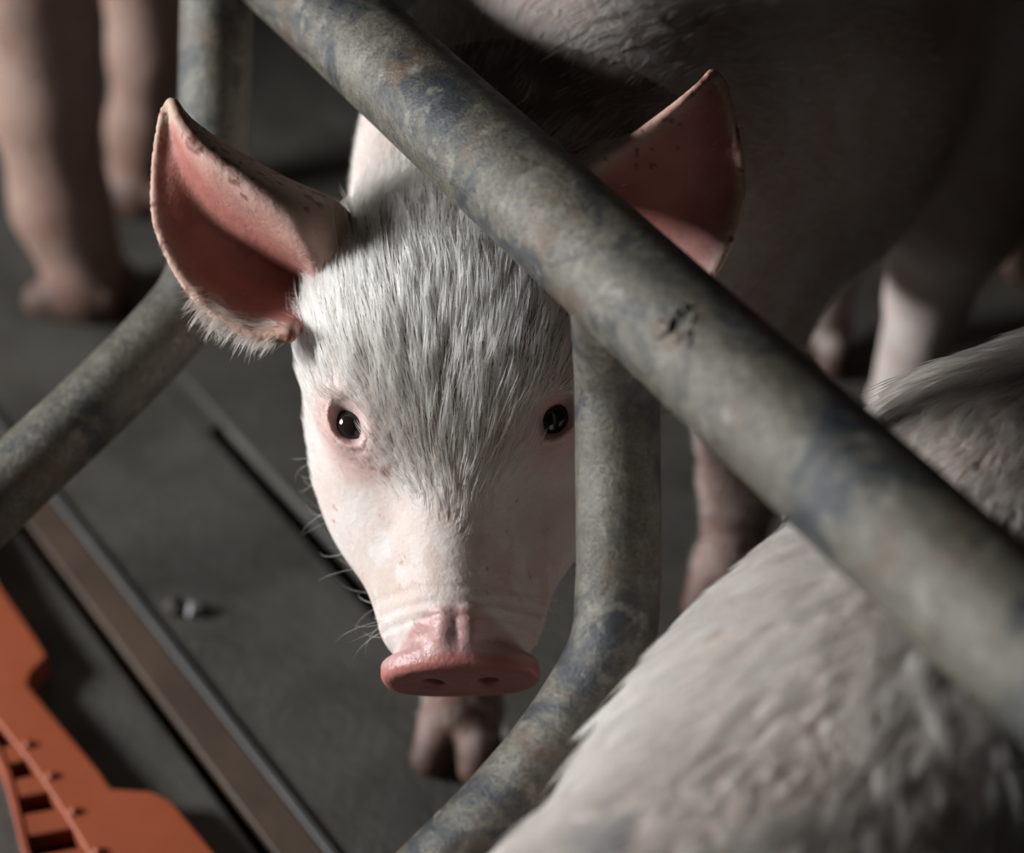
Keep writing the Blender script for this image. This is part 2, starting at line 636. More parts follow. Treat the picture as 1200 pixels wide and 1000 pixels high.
# ------------------------------------------------------------------ setting: slatted barn floor
PU = np.array([0.555, -0.832, 0.0])            # along the pen rail
PV = np.array([0.832, 0.555, 0.0])             # across, towards the back right


def uv(p):
    return float(np.dot(p, PU)), float(np.dot(p, PV))


def box_uv(u0, u1, v0, v1, z0, z1):
    V = []
    for z in (z0, z1):
        for u, v in ((u0, v0), (u1, v0), (u1, v1), (u0, v1)):
            V.append(PU * u + PV * v + np.array([0, 0, z]))
    F = [[3, 2, 1, 0], [4, 5, 6, 7], [0, 1, 5, 4], [1, 2, 6, 5], [2, 3, 7, 6], [3, 0, 4, 7]]
    return V, F


class Build:
    def __init__(s):
        s.V = []; s.F = []

    def add(s, V, F):
        o = len(s.V)
        s.V += [tuple(map(float, v)) for v in V]
        s.F += [[i + o for i in f] for f in F]

    def obj(s, name, mat, parent=None, bevel=0.0, smooth=False):
        me = bpy.data.meshes.new(name)
        me.from_pydata(s.V, [], s.F)
        me.update()
        if smooth:
            for p in me.polygons:
                p.use_smooth = True
        o = link(name, me, mat, parent)
        if bevel:
            b = o.modifiers.new('bevel', 'BEVEL'); b.width = bevel; b.segments = 3; b.limit_method = 'ANGLE'
        return o


GAP_V = uv(WZ(325, 580, 0))[1]                # narrow dark slot through the concrete
STRIP_A = uv(WZ(32, 612, 0))[1]
STRIP_B = uv(WZ(92, 600, 0))[1]
ORG_V = uv(WZ(120, 850, 0))[1]
fl = Build()
v = STRIP_B
cuts = [(-3.2, -0.95)]
slabs = []
# concrete left of the brown strip (under the orange grating) and the slabs behind it
slabs.append((-3.2, STRIP_A - 0.0075))
slabs.append((STRIP_B - 0.004, GAP_V - 0.006))
w0 = GAP_V + 0.006
while w0 < 3.6:
    w1 = w0 + 0.62
    slabs.append((w0, w1))
    w0 = w1 + 0.012
for a, b in slabs:
    fl.add(*box_uv(-4.5, 4.0, a, b, -0.06, 0.0))
fo = fl.obj('floor', M_CONC, None, 0.003)
fo['kind'] = 'structure'
pit = Build(); pit.add(*box_uv(-4.5, 4.0, -3.2, 3.6, -0.40, -0.38))
fb = Build(); fb.add(*box_uv(-4.5, uv(WZ(258, 497, 0))[0], GAP_V - 0.0065, GAP_V + 0.0065, -0.06, -0.001))
x_ = fb.obj('floor_joint', M_CONC); x_['kind'] = 'structure'
po = pit.obj('floor', M_PIT); po.name = 'floor_pit'; po['kind'] = 'structure'
wb = Build()
wb.add([(-3, 2.6, 0), (3.4, 2.6, 0), (3.4, 2.75, 0), (-3, 2.75, 0), (-3, 2.6, 2.6), (3.4, 2.6, 2.6), (3.4, 2.75, 2.6), (-3, 2.75, 2.6)],
       [[3, 2, 1, 0], [4, 5, 6, 7], [0, 1, 5, 4], [1, 2, 6, 5], [2, 3, 7, 6], [3, 0, 4, 7]])
w_ = wb.obj('wall_back', M_WALL); w_['kind'] = 'structure'

# brown strip lying along the slab edge
st = empty('floor_batten', PU * uv(WZ(200, 800, 0))[0] + PV * (STRIP_A + STRIP_B) / 2,
           'brown stained batten let into the floor between the grey slab and the orange grating', 'batten')
b = Build(); b.add(*box_uv(-2.2, 0.9, STRIP_A, STRIP_B - 0.010, -0.05, 0.0005)); b.obj('board', M_STRIP, st, 0.001)
b = Build(); b.add(*box_uv(-2.2, 0.9, STRIP_B - 0.0095, STRIP_B - 0.0045, -0.05, 0.003)); b.obj('metal_edge', M_STRIPEDGE, st, 0.001)


# ------------------------------------------------------------------ pen railing
def smooth_path(pts, n=14):
    P = bspline_grid(np.array(pts)[:, None, :].repeat(2, 1), (len(pts) - 1) * n + 1, 2)[:, 0]
    return P


def tube(path, r, name, mat, parent, seg=40, wob=0.0):
    P = np.asarray(path, float)
    T = np.gradient(P, axis=0); T /= np.linalg.norm(T, axis=1, keepdims=True)
    n = np.cross(T[0], (0.3, 0.2, 1.0)); n /= np.linalg.norm(n)
    V = []; F = []
    for i in range(len(P)):
        n = n - T[i] * (n @ T[i]); n /= np.linalg.norm(n)
        bn = np.cross(T[i], n)
        for k in range(seg):
            a = 2 * math.pi * k / seg
            rr = r * (1 + wob * math.sin(a * 3 + i * 0.37) * math.sin(i * 0.21 + 1))
            V.append(P[i] + (n * math.cos(a) + bn * math.sin(a)) * rr)
    for i in range(len(P) - 1):
        for k in range(seg):
            k2 = (k + 1) % seg
            F.append([i * seg + k, i * seg + k2, (i + 1) * seg + k2, (i + 1) * seg + k])
    F.append(list(range(seg))[::-1]); F.append([(len(P) - 1) * seg + k for k in range(seg)])
    B_ = Build(); B_.add(V, F)
    o = B_.obj(name, mat, parent, 0, True)
    return o


RZ = 0.428
ra = WZ(500, 119, RZ); rb = WZ(1200, 754, RZ)
rd = (rb - ra) / np.linalg.norm(rb - ra)
print('rail depths', (ra - CAM) @ VF, (rb - CAM) @ VF)
RAIL_R = 0.0252
rail_p = [ra + rd * t for t in np.linspace(-0.42, 0.95, 60)]
rail_e = empty('pen_railing', (0, 0.75, 0), 'worn grey steel pipe railing with diagonal top rail and two curved dividers', 'railing')
rail_e.location = (float(ra[0]), float(ra[1]), 0)
tube(rail_p, RAIL_R, 'top_rail', M_PIPE, rail_e, 48, 0.006)
# near divider: down from the rail, bending to the lower left
d1 = [WZ(720, 345, RZ - 0.004), W(723, 430, 0.915), W(724, 520, 0.925), W(725, 610, 0.925), W(724, 690, 0.925), W(714, 765, 0.925), W(668, 848, 0.92),
      W(608, 925, 0.915), W(545, 992, 0.91), W(450, 1085, 0.905), W(330, 1200, 0.90), W(240, 1330, 0.93)]
tube(smooth_path(d1), 0.0186, 'divider', M_PIPE, rail_e, 40, 0.006)
d2 = [WZ(256, -62, RZ), W(254, 0, 1.125), W(252, 100, 1.125), W(250, 200, 1.125), W(247, 280, 1.12), W(228, 345, 1.115), W(180, 405, 1.105), W(110, 475, 1.09),
      W(30, 550, 1.075), W(-60, 640, 1.06), W(-170, 760, 1.06)]
tube(smooth_path(d2), 0.0195, 'divider', M_PIPE, rail_e, 40, 0.006)


def blob(c, R, name, mat, parent, seed=0):
    V = []; F = []
    nu, nv = 24, 14
    r_ = random.Random(seed)
    ph = [r_.random() * 6 for _ in range(6)]
    for i in range(nv + 1):
        th = math.pi * i / nv
        for k in range(nu):
            a = 2 * math.pi * k / nu
            q = 1 + 0.16 * math.sin(3 * a + ph[0]) * math.sin(2 * th + ph[1]) + 0.1 * math.sin(5 * a + ph[2] + 3 * th) + 0.08 * math.sin(7 * th + ph[3])
            V.append(np.array(c) + np.array([R * q * math.sin(th) * math.cos(a), R * q * math.sin(th) * math.sin(a), R * q * math.cos(th)]))
    for i in range(nv):
        for k in range(nu):
            F.append([i * nu + k, (i + 1) * nu + k, (i + 1) * nu + (k + 1) % nu, i * nu + (k + 1) % nu])
    B_ = Build(); B_.add(V, F)
    return B_.obj(name, mat, parent, 0, True)


def on_rail(px, py, sink=0.003):
    """point on the camera-side skin of the rail for a pixel"""
    r = VF + VR * (px - 600) / FPX - VU * (py - 500) / FPX
    r /= np.linalg.norm(r)
    # nearest approach then step back
    w = CAM - ra
    A = r - rd * (r @ rd); Bq = w - rd * (w @ rd)
    aa = A @ A; bb = 2 * A @ Bq; c_ = Bq @ Bq - (RAIL_R - sink) ** 2
    t = (-bb - math.sqrt(max(bb * bb - 4 * aa * c_, 0))) / (2 * aa)
    return CAM + r * t


wb_ = [(786, 388, 0.006), (797, 372, 0.0055), (806, 402, 0.005), (776, 403, 0.004), (812, 382, 0.004)]
for i, (x, y, r) in enumerate(wb_):
    blob(on_rail(x, y, 0.0035), r, 'weld_spatter', M_PIPE, rail_e, i)
# weld bead round the top of the near divider
jc = np.array(W(721, 405, 0.905))
wp = []

# ------------------------------------------------------------------ the piglet
yaw = 0.0
hf = np.array([0.01, -math.cos(math.radians(28)), -math.sin(math.radians(28))])
hu = np.array([-0.045, 0, 1.0])
HO = W(535, 495, 1.0) - np.array([0, -0.469, 0.883]) * 0.022
H1 = Head(HO, hf, hu)
# make local +y point to the right of the picture
if H1.R[1][0] < 0:
    H1.R[1] *= -1

EL = Ear([[W(338, 392, 0.9850), W(352, 372, 1.0150), W(374, 338, 1.0350), W(372, 300, 0.9950), W(420, 282, 1.0150)],
          [W(292, 390, 0.9900), W(300, 350, 1.0200), W(318, 306, 1.0260), W(346, 262, 0.9780), W(392, 243, 1.0050)],
          [W(228, 345, 1.0010), W(244, 305, 1.0120), W(262, 262, 1.0120), W(294, 222, 0.9740), W(330, 212, 1.0000)],
          [W(186, 268, 1.0040), W(204, 240, 1.0060), W(222, 205, 1.0020), W(238, 180, 0.9790), W(262, 172, 0.9940)],
          [W(182, 195, 1.0020), W(196, 178, 1.0020), W(206, 158, 0.9980), W(212, 148, 0.9870), W(222, 142, 0.9920)],
          [W(191, 132, 0.9960), W(195, 126, 0.9960), W(198, 121, 0.9960), W(201, 119, 0.9940), W(205, 120, 0.9940)]])
ER = Ear([[W(668, 420, 1.00), W(665, 380, 1.02), W(662, 330, 1.03), W(660, 290, 1.01), W(655, 255, 1.00)],
          [W(735, 410, 0.9880), W(725, 360, 1.0130), W(718, 300, 1.0180), W(705, 240, 0.9980), W(695, 200, 0.9830)],
          [W(800, 360, 0.9770), W(790, 310, 0.9920), W(775, 255, 0.9920), W(760, 195, 0.9770), W(750, 158, 0.9640)],
          [W(848, 298, 0.9720), W(838, 255, 0.9780), W(822, 205, 0.9770), W(806, 148, 0.9660), W(796, 122, 0.9570)],
          [W(870, 215, 0.9720), W(860, 180, 0.9740), W(848, 145, 0.9720), W(834, 112, 0.9660), W(822, 99, 0.9600)],
          [W(850, 105, 0.9680), W(847, 98, 0.9680), W(843, 92, 0.9670), W(838, 87, 0.9650), W(833, 86, 0.9640)]])

LL = lambda *a: [np.array(x, float) for x in a]
neck = H1.G((-0.075, 0, -0.006))
pose1 = dict(
    head=H1, s=1.0, ears=[EL, ER],
    trunk=[
        (neck, (0.030, 0.985, 0.320), 0.068, 0.100, 0.04),
        ((0.040, 1.00, 0.326), (0.125, 1.10, 0.338), 0.112, 0.120, 0.06),
        ((0.125, 1.10, 0.338), (0.240, 1.245, 0.345), 0.118, 0.112, 0.06),
        ((0.055, 0.955, 0.27), (0.14, 1.08, 0.28), 0.070, 0.09, 0.05),
    ],
    legs=[
        (LL((0.0, 0.935, 0.27), (-0.018, 0.925, 0.185), (-0.024, 0.885, 0.105), (-0.028, 0.872, 0.040)), (0.055, 0.036, 0.0235, 0.0195)),
        (LL((0.11, 0.985, 0.27), (0.135, 1.0, 0.18), (0.139, 0.992, 0.10), (0.137, 1.0, 0.036)), (0.055, 0.034, 0.0235, 0.019)),
        (LL((0.275, 1.175, 0.31), (0.272, 1.125, 0.215), (0.272, 1.150, 0.13), (0.268, 1.165, 0.036)), (0.085, 0.046, 0.026, 0.022)),
        (LL((0.215, 1.245, 0.31), (0.222, 1.235, 0.20), (0.228, 1.26, 0.12), (0.222, 1.262, 0.036)), (0.08, 0.042, 0.025, 0.021)),
    ],
    toe_dir=np.array([-0.25, -0.97, 0]) ,
    tail=[(LL((0.30, 1.325, 0.40), (0.325, 1.355, 0.375), (0.315, 1.375, 0.345), (0.335, 1.365, 0.33)), (0.009, 0.007, 0.005, 0.003))],
)


def hooves(col, V, s):
    m = np.clip((0.030 * s - V[:, 2]) / (0.010 * s), 0, 1)[:, None]
    col = col * (1 - m) + np.array([0.055, 0.035, 0.026]) * m
    dirt = np.clip((0.16 * s - V[:, 2]) / (0.14 * s), 0, 1)[:, None] * (0.25 + 0.6 * hash_noise(V, 45, 9))[:, None]
    return col * (1 - dirt) + np.array([0.16, 0.085, 0.06]) * dirt


def make_piglet():
    f = pig_parts(pose1)
    V, Q, N = mesh_sdf(f, (-0.24, 0.62, -0.004), (0.42, 1.42, 0.53), 0.0017)
    print('piglet verts', len(V))
    base = empty('piglet', (0.05, 0.95, 0), 'white piglet with upright pink ears looking out from under the diagonal rail', 'pig')
    me = mesh_np('body', V, Q)
    L = H1.L(V)
    la = L.copy(); la[:, 1] = np.abs(la[:, 1])
    col = np.tile(np.array([0.82, 0.765, 0.73]), (len(V), 1))
    gl = np.zeros(len(V))

    def paint(mask, c):
        nonlocal col
        m = np.clip(mask, 0, 1)[:, None]
        col = col * (1 - m) + np.array(c) * m
    inh = (np.linalg.norm(L, axis=1) < 0.2)
    # eye surround
    de = np.linalg.norm((la - EYE_C) / np.array([1.1, 1, 1.0]), axis=1)
    paint(np.clip((0.030 - de) / 0.014, 0, 1) * 0.75, (0.74, 0.50, 0.47))
    paint(np.clip((0.0135 - de) / 0.002, 0, 1) * 0.6, (0.55, 0.36, 0.34))
    # warm rough snout bridge
    mb = np.exp(-((la[:, 0] - 0.068) / 0.022) ** 2) * (L[:, 2] > -0.02) * inh
    paint(mb * 0.45 * (hash_noise(V, 130, 2) > 0.45), (0.66, 0.50, 0.40))
    # snout disc and its collar
    sn = np.clip((la[:, 0] - 0.087 - 0.62 * np.maximum(la[:, 1] - 0.012, 0)) / 0.004, 0, 1) * (L[:, 2] > -0.052) * inh
    paint(sn, (0.64, 0.42, 0.41))
    gl += sn * 0.27
    fr = np.clip((la[:, 0] - 0.1075) / 0.003, 0, 1) * sn
    paint(fr, (0.55, 0.23, 0.21))
    nn = (hash_noise(V, 260, 6) > 0.78) * sn * (la[:, 0] < 0.104)
    paint(nn * 0.4, (0.35, 0.25, 0.28))
    # mouth corner / chin
    # ears
    dens = np.ones(len(V)); leng = np.full(len(V), 0.010)
    earmask = np.zeros(len(V), bool); inner_all = np.zeros(len(V))
    for e, sg in ((EL, 1), (ER, 1)):
        idx, K, D = e.near(V)
        nr = e.n[K]
        cs = np.sign((nr * (CAM - e.P[K])).sum(1))        # ear normal turned to the open side
        side = ((V[idx] - e.P[K]) * nr).sum(1) * cs
        U = e.U[K]; T = e.V[K]
        on = D < e.th[K] + 0.0015
        inner = on & (side > 0.0002)
        roll = (T > 0.78) if e is EL else (T > 0.97)
        im = inner & ~roll & (T > 0.04)
        edge = np.clip(np.minimum(T, (0.76 if e is EL else 1.0) - T) / 0.16, 0, 1) * np.clip((1.0 - U) / 0.22, 0, 1)
        ix = idx[im]
        w = edge[im]
        nz = hash_noise(V[ix], 70, 11)
        streak = hash_noise(V[ix] * np.array([60, 200, 200]), 1.0, 12)
        cc = np.array([0.62, 0.42, 0.36])[None] * (1 - w)[:, None] + np.array([0.50, 0.20, 0.165])[None] * w[:, None]
        cc = cc * (0.72 + 0.42 * nz + 0.2 * streak)[:, None]
        col[ix] = cc
        dens[ix] = 0.03 + 0.12 * (1 - w); leng[ix] = 0.006
        inner_all[ix] = 1
        # outer face and rolled margin
        om = on & ~im
        ix = idx[om]
        mott = hash_noise(V[ix], 190, 13)
        cc = np.where((mott > 0.80)[:, None], np.array([0.40, 0.20, 0.16]), np.array([0.66, 0.46, 0.38]))
        col[ix] = cc
        dens[ix] = 0.5; leng[ix] = 0.003 + 0.003 * (1 - U[om])
        tip = idx[on & (U > 0.86)]
        col[tip] = np.array([0.62, 0.46, 0.36])
        # crusty mottling along the margin near the tip
        mg = on & ((T > 0.70) | (T < 0.06)) & (U > 0.35)
        ix = idx[mg]
        mt = hash_noise(V[ix], 330, 14)
        col[ix] = np.where((mt > 0.76)[:, None], np.array([0.28, 0.12, 0.09]), col[ix])
        # fringe on the lower margin near the base
        fg = on & (T < 0.10) & (U < 0.40) & (U > 0.06)
        dens[idx[fg]] = 4; leng[idx[fg]] = 0.011
        inner_all[idx[fg]] = 0
        earmask[idx[on]] = True
    far = np.clip((V[:, 1] - 0.87) / 0.05, 0, 1)
    fz = np.clip((0.055 - L[:, 0] - 0.7 * la[:, 1]) / 0.05, 0, 1) * np.clip((L[:, 2] - 0.0) / 0.04, 0, 1) * inh * (~earmask) * np.clip((de - 0.02) / 0.015, 0, 1)
    paint(fz * (0.5 + 0.5 * hash_noise(V, 90, 33)), (0.28, 0.225, 0.175))
    # a few small brown scabs
    for p_, r_, c_ in ((W(436, 549, 0.98), 0.0013, (0.25, 0.10, 0.08)), (W(452, 553, 0.98), 0.0022, (0.33, 0.14, 0.12)), (W(432, 540, 0.98), 0.0012, (0.2, 0.09, 0.07)), (W(485, 502, 0.965), 0.0012, (0.40, 0.24, 0.2)),
                       (W(402, 466, 0.99), 0.0014, (0.3, 0.2, 0.2)), (W(463, 246, 1.03), 0.0022, (0.08, 0.06, 0.06))):
        r = (p_ - CAM) / np.linalg.norm(p_ - CAM)
        q = V - CAM
        dd = np.linalg.norm(q - (q @ r)[:, None] * r, axis=1)
        m = np.clip((r_ * 1.5 - dd) / 0.0015, 0, 1) * ((q @ r) < np.linalg.norm(p_ - CAM) + 0.05) * 0.8
        paint(m, c_)
    gb = np.clip((hash_noise(V, 22, 8) - 0.55) * 3, 0, 1) * far
    paint(gb * 0.5 * np.clip((V[:, 0] - 0.0) / 0.05, 0, 1), (0.42, 0.30, 0.25))
    foreleg_shade = np.clip((0.215 - V[:, 2]) / 0.06, 0, 1) * np.clip((1.08 - V[:, 1]) / 0.03, 0, 1) * ~inh * (0.55 + 0.4 * hash_noise(V, 60, 17))  # shade on the forelegs, painted into the skin colour as a brown-red tint
    paint(foreleg_shade, (0.21, 0.105, 0.08))
    col = hooves(col, V, 1.0)
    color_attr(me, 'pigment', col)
    float_attr(me, 'gloss', gl)
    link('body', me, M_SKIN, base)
    # --- bristle coat
    # face flow: fans up from the bridge of the nose towards the poll and the sides
    p0 = np.array([0.085, 0.0, 0.010])
    fw = (L - p0)
    fw[:, 0] *= 1.6
    fw /= np.linalg.norm(fw, axis=1, keepdims=True) + 1e-9
    fwd = fw @ H1.R
    ax = np.array([0.55, 0.83, -0.35]); ax /= np.linalg.norm(ax)
    wb2 = np.clip((-0.085 - L[:, 0]) / 0.04, 0, 1)[:, None] * (~earmask)[:, None]
    flow = fwd * (1 - wb2) + ax * wb2
    # hair on ears points outwards to the tip, fringe downwards
    for e, od in ((EL, np.array([-0.75, 0.1, -0.25])), (ER, np.array([0.6, 0.1, 0.3]))):
        idx, K, D = e.near(V)
        on = earmask[idx]
        T = e.V[K]; U = e.U[K]
        g = np.tile(od, (len(idx), 1)).astype(float)
        fr_ = (T < 0.16)
        g[fr_] = np.array([-0.45, -0.2, -0.75]) if e is EL else np.array([0.3, -0.1, -0.8])
        flow[idx[on]] = g[on]
    # densities on the head
    hx = L[:, 0]
    inhead = (hx > -0.13) & ~earmask & (np.linalg.norm(L, axis=1) < 0.19)
    top = np.clip((N @ H1.R[2]) * 1.5 + 0.2, 0, 1)
    fore = np.clip((0.070 - hx - 0.75 * np.abs(L[:, 1]) + 0.016 * (hash_noise(V, 140, 31) - 0.5)) / 0.045, 0, 1) * np.clip((L[:, 2] + 0.0) / 0.03, 0, 1)
    ln = 0.0045 + 0.0175 * fore
    dn = 1.5 + 0.6 * fore
    noeye = np.clip((de - 0.0125) / 0.004, 0, 1)
    nearey = np.clip((de - 0.013) / 0.016, 0, 1)
    leng[inhead] = (ln * (0.35 + 0.65 * nearey))[inhead]
    dens[inhead] = (dn * noeye * (0.45 + 0.55 * nearey))[inhead]
    low = inhead & (hx > 0.03)
    dens[(sn > 0.05)] = 0.0
    cheek = inhead & (L[:, 2] < 0.0) & (hx < 0.02)
    leng[cheek] = 0.0085; dens[cheek] = 1.2
    bodym = ~inhead & ~earmask
    leng[bodym] = 0.010; dens[bodym] = 0.40
    dens[V[:, 1] > 1.02] = 0.2
    leng[V[:, 1] > 1.02] = 0.006
    dens[V[:, 1] > 1.28] = 0
    dens[V[:, 2] < 0.03] = 0
    # skip skin the photo cannot see
    back = (N * (CAM - V)).sum(1) < -0.12
    dens[back & ~earmask] *= 0.15
    hc = np.tile(np.array([0.97, 0.935, 0.87]), (len(V), 1))
    dirt = np.clip((hash_noise(V, 55, 21) - 0.45) * 2.2, 0, 1) * np.exp(-((hx - 0.02) / 0.035) ** 2) * (np.abs(L[:, 1]) < 0.04)
    hc = hc * (1 - dirt[:, None] * 0.6) + np.array([0.42, 0.33, 0.24]) * dirt[:, None] * 0.6
    hc[earmask] = (0.80, 0.70, 0.60)
    coat('coat', V, Q, N, dens, leng, flow, hc, 45000, 0.00020, rng, 0.42, parent=base, clump=0.5, per=7)
    # long whiskers on cheeks and chin, lashes over the eyes
    wd = np.zeros(len(V))
    wd[inhead & (L[:, 2] < -0.005) & (hx > -0.02) & (hx < 0.09)] = 1
    fw2 = (np.array([0.2, 0, -0.5]) + np.sign(L[:, 1:2]) * np.array([[0, 1.0, 0]])) @ H1.R
    for sg in (-1, 1):
        coat('whiskers', V, Q, N, wd * (np.sign(L[:, 1]) == sg), np.full(len(V), 0.020), fw2, hc, 70, 0.00009, rng, 1.0, parent=base, curl=0.4)
    ld = np.where((de < 0.0185) & (de > 0.0135) & (la[:, 2] > EYE_C[2] + 0.002) & (la[:, 0] < EYE_C[0] + 0.004), 1.0, 0.0)
    fw3 = (np.array([-0.15, 0, 0.1]) + np.sign(L[:, 1:2]) * np.array([[0, 0.7, 0]])) @ H1.R
    for sg in (-1, 1):
        coat('eyelashes', V, Q, N, ld * (np.sign(L[:, 1]) == sg), np.full(len(V), 0.009), fw3, hc, 26, 0.00009, rng, 0.8, parent=base, curl=0.2)
    # eyeballs
    for sgn in (-1, 1):
        gz = np.array([0.38, 0.26, 0.88]); gz /= np.linalg.norm(gz)
        c = H1.G((EYE_C + gz * 0.0024) * np.array([1, sgn, 1]))
        me2 = sphere_mesh('eye', c, EYE_R, 48, 32)
        link('eye', me2, M_EYE, base)
    return base


def sphere_mesh(name, c, r, nu=32, nv=20):
    V = []; F = []
    for i in range(nv + 1):
        th = math.pi * (i + 0.001) / (nv + 0.002)
        for k in range(nu):
            a = 2 * math.pi * k / nu
            V.append((c[0] + r * math.sin(th) * math.cos(a), c[1] + r * math.sin(th) * math.sin(a), c[2] + r * math.cos(th)))
    for i in range(nv):
        for k in range(nu):
            F.append((i * nu + k, (i + 1) * nu + k, (i + 1) * nu + (k + 1) % nu, i * nu + (k + 1) % nu))
    return mesh_np(name, V, F)


make_piglet()


# ------------------------------------------------------------------ the other pigs
def other_pig(name, pose, lo, hi, h, label, loc, hairs, hair_len, tint=(0.80, 0.73, 0.69), grp=None, extra=None, hr=0.00016, flowdir=None):
    f = pig_parts(pose)
    V, Q, N = mesh_sdf(f, lo, hi, h)
    base = empty(name, loc, label, 'pig', grp)
    me = mesh_np('body', V, Q)
    col = np.tile(np.array(tint), (len(V), 1))
    g = np.clip((hash_noise(V, 18, 5) - 0.5) * 2.4, 0, 1)[:, None] * 0.35
    col = col * (1 - g) + np.array([0.45, 0.31, 0.26]) * g
    if extra:
        col = extra(V, col)
    s = pose.get('s', 1.0)
    col = hooves(col, V, s)
    color_attr(me, 'pigment', col)
    float_attr(me, 'gloss', np.zeros(len(V)))
    link('body', me, M_SKIN, base)
    H = pose['head']
    for sgn in (-1, 1):
        link('eye', sphere_mesh('eye', H.G(EYE_C * np.array([1, sgn, 1])), EYE_R * H.s, 24, 16), M_EYE, base)
    if hairs:
        dens = np.ones(len(V)); dens[V[:, 2] < 0.05] = 0
        dens[(N * (CAM - V)).sum(1) < -0.12] = 0.1
        dens[(V - ax0) @ axd > 0.45] = 0
        leng = hair_len(V) if callable(hair_len) else np.full(len(V), hair_len)
        hc = np.tile(np.array([0.97, 0.935, 0.87]), (len(V), 1))
        fd = flowdir(V) if callable(flowdir) else np.tile(flowdir, (len(V), 1))
        coat('coat', V, Q, N, dens, leng, fd, hc, hairs, hr, rng, 0.30, parent=base, per=34, clump=0.8)
    return base


# pig in front, at the right, back towards us
ax0 = np.array([0.058, 0.437, 0.262]); ax1 = np.array([0.232, 0.707, 0.262])
axd = (ax1 - ax0); axl = np.linalg.norm(axd); axd = axd / axl
sdv = np.array([axd[1], -axd[0], 0])
PF = lambda a, s, z: ax0 + axd * a + sdv * s + np.array([0, 0, z - ax0[2]])
hd2 = Head(PF(0.53, 0.04, 0.27), axd * 0.8 + sdv * 0.35 + np.array([0, 0, -0.45]), (0, 0, 1))
if hd2.R[1] @ sdv < 0:
    hd2.R[1] *= -1


def frontleg(a, s, r0=0.05):
    return (LL(PF(a, s * 0.8, 0.20), PF(a - 0.01, s, 0.13), PF(a + 0.005, s, 0.075), PF(a, s, 0.036)), (r0, 0.033, 0.024, 0.02))


pose2 = dict(head=hd2, s=1.0, ears=[ear_local(hd2, -1, 0.8), ear_local(hd2, 1, 0.8)],
             trunk=[(PF(0.0, 0, 0.262), PF(0.18, 0.004, 0.256), 0.113, 0.103, 0.06),
                    (PF(0.18, 0.004, 0.256), PF(0.33, 0.0, 0.262), 0.103, 0.103, 0.06),
                    (PF(0.33, 0.0, 0.262), PF(0.44, 0.01, 0.275), 0.095, 0.082, 0.05),
                    (PF(0.00, 0.0, 0.225), PF(0.02, 0.0, 0.21), 0.09, 0.09, 0.05)],
             legs=[frontleg(0.30, -0.065), frontleg(0.30, 0.065), frontleg(0.0, -0.065, 0.06), frontleg(-0.01, 0.065, 0.06)],
             toe_dir=axd,
             tail=[(LL(PF(-0.10, 0, 0.30), PF(-0.125, 0.01, 0.28), PF(-0.13, -0.01, 0.255)), (0.008, 0.006, 0.004))])


def mark2(V, col):
    p = WZ(712, 985, 0.345)
    r = (p - CAM) / np.linalg.norm(p - CAM)
    q = V - CAM
    dd = np.linalg.norm(q - (q @ r)[:, None] * r, axis=1)
    m = np.clip((0.004 + 0.014 * hash_noise(V, 110, 41) - dd) / 0.004, 0, 1)[:, None] * (V[:, 2:3] > 0.2) * 0.8
    return col * (1 - m) + np.array([0.16, 0.19, 0.24]) * m


def flow2(V):
    d = V - ax0
    s = d @ sdv
    return -axd[None] * 0.9 + sdv[None] * (s / 0.12)[:, None] * 0.6 + np.array([0, 0, -0.45])


other_pig('pig', pose2, (-0.13, 0.22, -0.004), (0.60, 1.12, 0.50), 0.0025,
          'white pig seen from above at the lower right, its furry back passing under the rail', (0.17, 0.55, 0), 60000,
          lambda V: 0.014 + 0.020 * hash_noise(V, 30, 3), flowdir=flow2, extra=mark2, hr=0.00025)


# pig standing at the back left: only its hind legs show
def WY(px, py, Y):
    r = VF + VR * (px - 600) / FPX - VU * (py - 500) / FPX
    return CAM + r * (Y / r[1])


